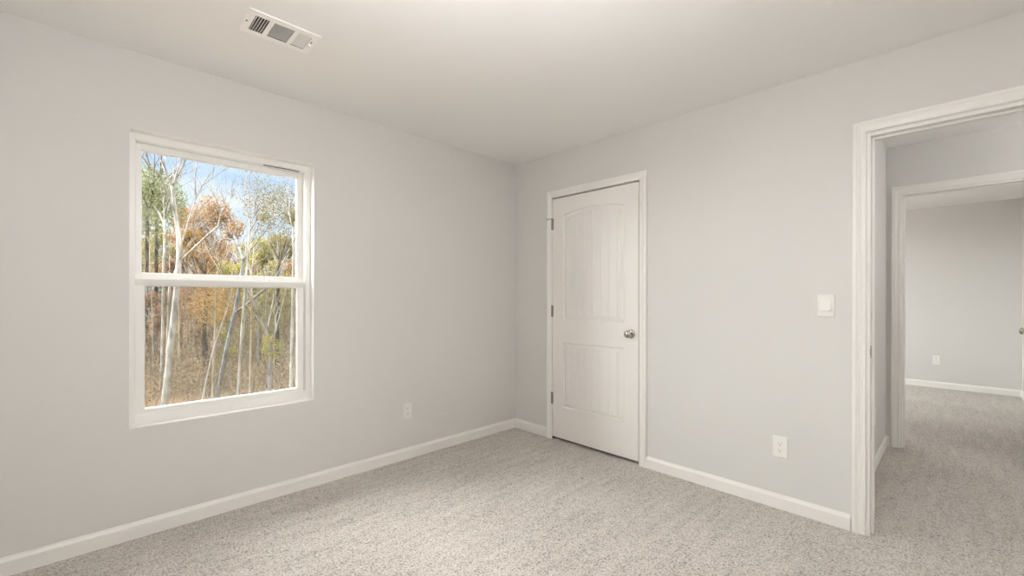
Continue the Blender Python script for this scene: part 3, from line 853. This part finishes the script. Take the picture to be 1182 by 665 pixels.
crown_tree(246, 33, 225, 44, L_ORANGE, 6500, .19, 'broad russet oak with the rounded crown at the middle of the view', 'oak_tree', low=375)
crown_tree(222, 27, 262, 17, L_AMBER, 1300, .16, 'small amber leaved tree just right of the thick pale trunk', low=300)
crown_tree(210, 36, 236, 20, L_ORANGE, 1800, .19, 'russet tree behind the fork of the thick pale trunk')
crown_tree(298, 30, 274, 24, L_YELLOW, 3000, .17, 'yellow green tree right of the slender pale trunk', low=375)
crown_tree(272, 37, 252, 26, L_ORANGE, 2800, .20, 'russet tree sloping down from the rounded oak crown', low=370)
crown_tree(325, 28, 268, 27, L_OLIVE, 2600, .17, 'olive tree below the sparse green crown on the right', low=385)
crown_tree(345, 36, 238, 26, L_SPARSE, 1500, .18, 'dull green tree behind the pale trunk at the right edge')
crown_tree(180, 40, 262, 26, L_OLIVE, 1700, .2, 'olive tree glimpsed between the dark pine trunks', low=370)
crown_tree(306, 42, 240, 22, L_SPARSE, 800, .2, 'thin crowned tree rising at the back right of the slender pale trunk')
crown_tree(262, 25, 300, 26, L_YELLOW, 1800, .15, 'low yellow tree at the foot of the rounded oak', low=380)
crown_tree(225, 24, 312, 24, L_PINK, 1700, .14, 'low pinkish brown tree right of the thick pale trunk', low=390)
crown_tree(176, 22, 335, 22, L_PINK, 1500, .13, 'dry pinkish brown small tree at the left of the lower pane', low=420)
crown_tree(300, 22, 335, 30, L_OLIVE, 1800, .13, 'low olive tree in the right half of the lower pane', low=420)
crown_tree(262, 19, 380, 18, L_YELLOW, 700, .12, 'yellow green shrub below the leaning grey trunk', low=440, name='shrub')
crown_tree(312, 15, 385, 15, L_YELLOW, 260, .11, 'sprig of yellow leaves low on the right of the lower pane', low=415, name='shrub')
crown_tree(338, 24, 298, 24, L_ORANGE, 1700, .14, 'rusty tree at the right edge behind the pale trunk', low=400)
crown_tree(150, 30, 215, 26, L_PINE, 2400, .2, 'green pine cut off by the left edge of the window', 'pine_tree')
crown_tree(240, 26, 286, 24, L_ORANGE, 1700, .17, 'low coppery tree under the rounded oak crown', low=362)
crown_tree(283, 24, 292, 20, L_YELLOW, 1500, .15, 'yellow olive small tree behind the middle of the slender pale trunk', low=365)
crown_tree(318, 22, 298, 23, L_OLIVE, 1600, .14, 'low olive tree behind the meeting rail at the right', low=360)
crown_tree(207, 27, 294, 20, L_PINK, 1500, .15, 'low dusty pink tree behind the thick pale trunk', low=365)
for i in range(58):
    px = -20 + i * 10.5 + rng.uniform(-3, 3)
    crown_tree(px, rng.uniform(44, 58), rng.uniform(272, 298), rng.uniform(18, 25), rng.choice([L_ORANGE, L_OLIVE, L_SPARSE, L_PINK, L_BRUSH]), 1100, .30,
               'hazy leafy tree at the back of the woods', group='trees closing the back of the woods', low=392)
for i in range(14):                            # the woods go on beyond what the window shows from here
    px = (70, 100, 128, 372, 390, 408, 428, 446, 468, 490, 512, 536, 560, 590)[i]
    crown_tree(px, rng.uniform(20, 34), rng.uniform(250, 300), rng.uniform(20, 28), rng.choice([L_ORANGE, L_OLIVE, L_YELLOW, L_PINK]), 1200, .16,
               'leafy autumn tree standing beyond the window edge', group='trees beyond the window edge', low=390)
for i in range(30):
    px = 158 + i * 6.6 + rng.uniform(-3, 3); d0 = rng.uniform(17, 30)
    g = base(px, d0); y0 = CY - (g.z - CAM.z) / d0 * FPX
    tp = rng.uniform(270, 345); ln = rng.uniform(-8, 8)
    key_tree('thin upright trunk among the brush', [(px, y0 + 1), (px + ln * .4 + rng.uniform(-1, 1), (y0 + tp) / 2), (px + ln, tp)], d0, rng.uniform(.018, .036), .010,
             rng.choice([B_TAN, B_GREY, B_PALE, B_TAN]), fork=1, twig=.6, group='thin saplings among the brush', name='sapling', sub=5)

# low brush nobody could count
cc = []
for _ in range(900):
    px, d0 = rng.uniform(20, 560), rng.uniform(14.8, 44)
    g = base(px, d0); cc.append((g + Vector((0, 0, rng.uniform(.1, 1.3))), rng.uniform(.35, .9)))
tag(leaves('undergrowth', L_BRUSH, None, cc, 105000, .085), 'tangled brown undergrowth covering the woodland floor', 'undergrowth', kind='stuff')
tw = MB()
for _ in range(950):
    px, d0 = rng.uniform(80, 480), rng.uniform(14.5, 30)
    g = base(px, d0); a = rng.uniform(0, 2 * PI); h = rng.uniform(.6, 2.2); q = rng.uniform(.1, .9)
    tw.tube([g, g + Vector((math.cos(a) * q * .4, math.sin(a) * q * .4, h * .6)), g + Vector((math.cos(a) * q, math.sin(a) * q, h))], [.014, .010, .004], 3)
tag(tw.build('undergrowth_twigs', B_TAN, fix=False), 'bare tan twigs rising out of the undergrowth', 'twigs', kind='stuff')
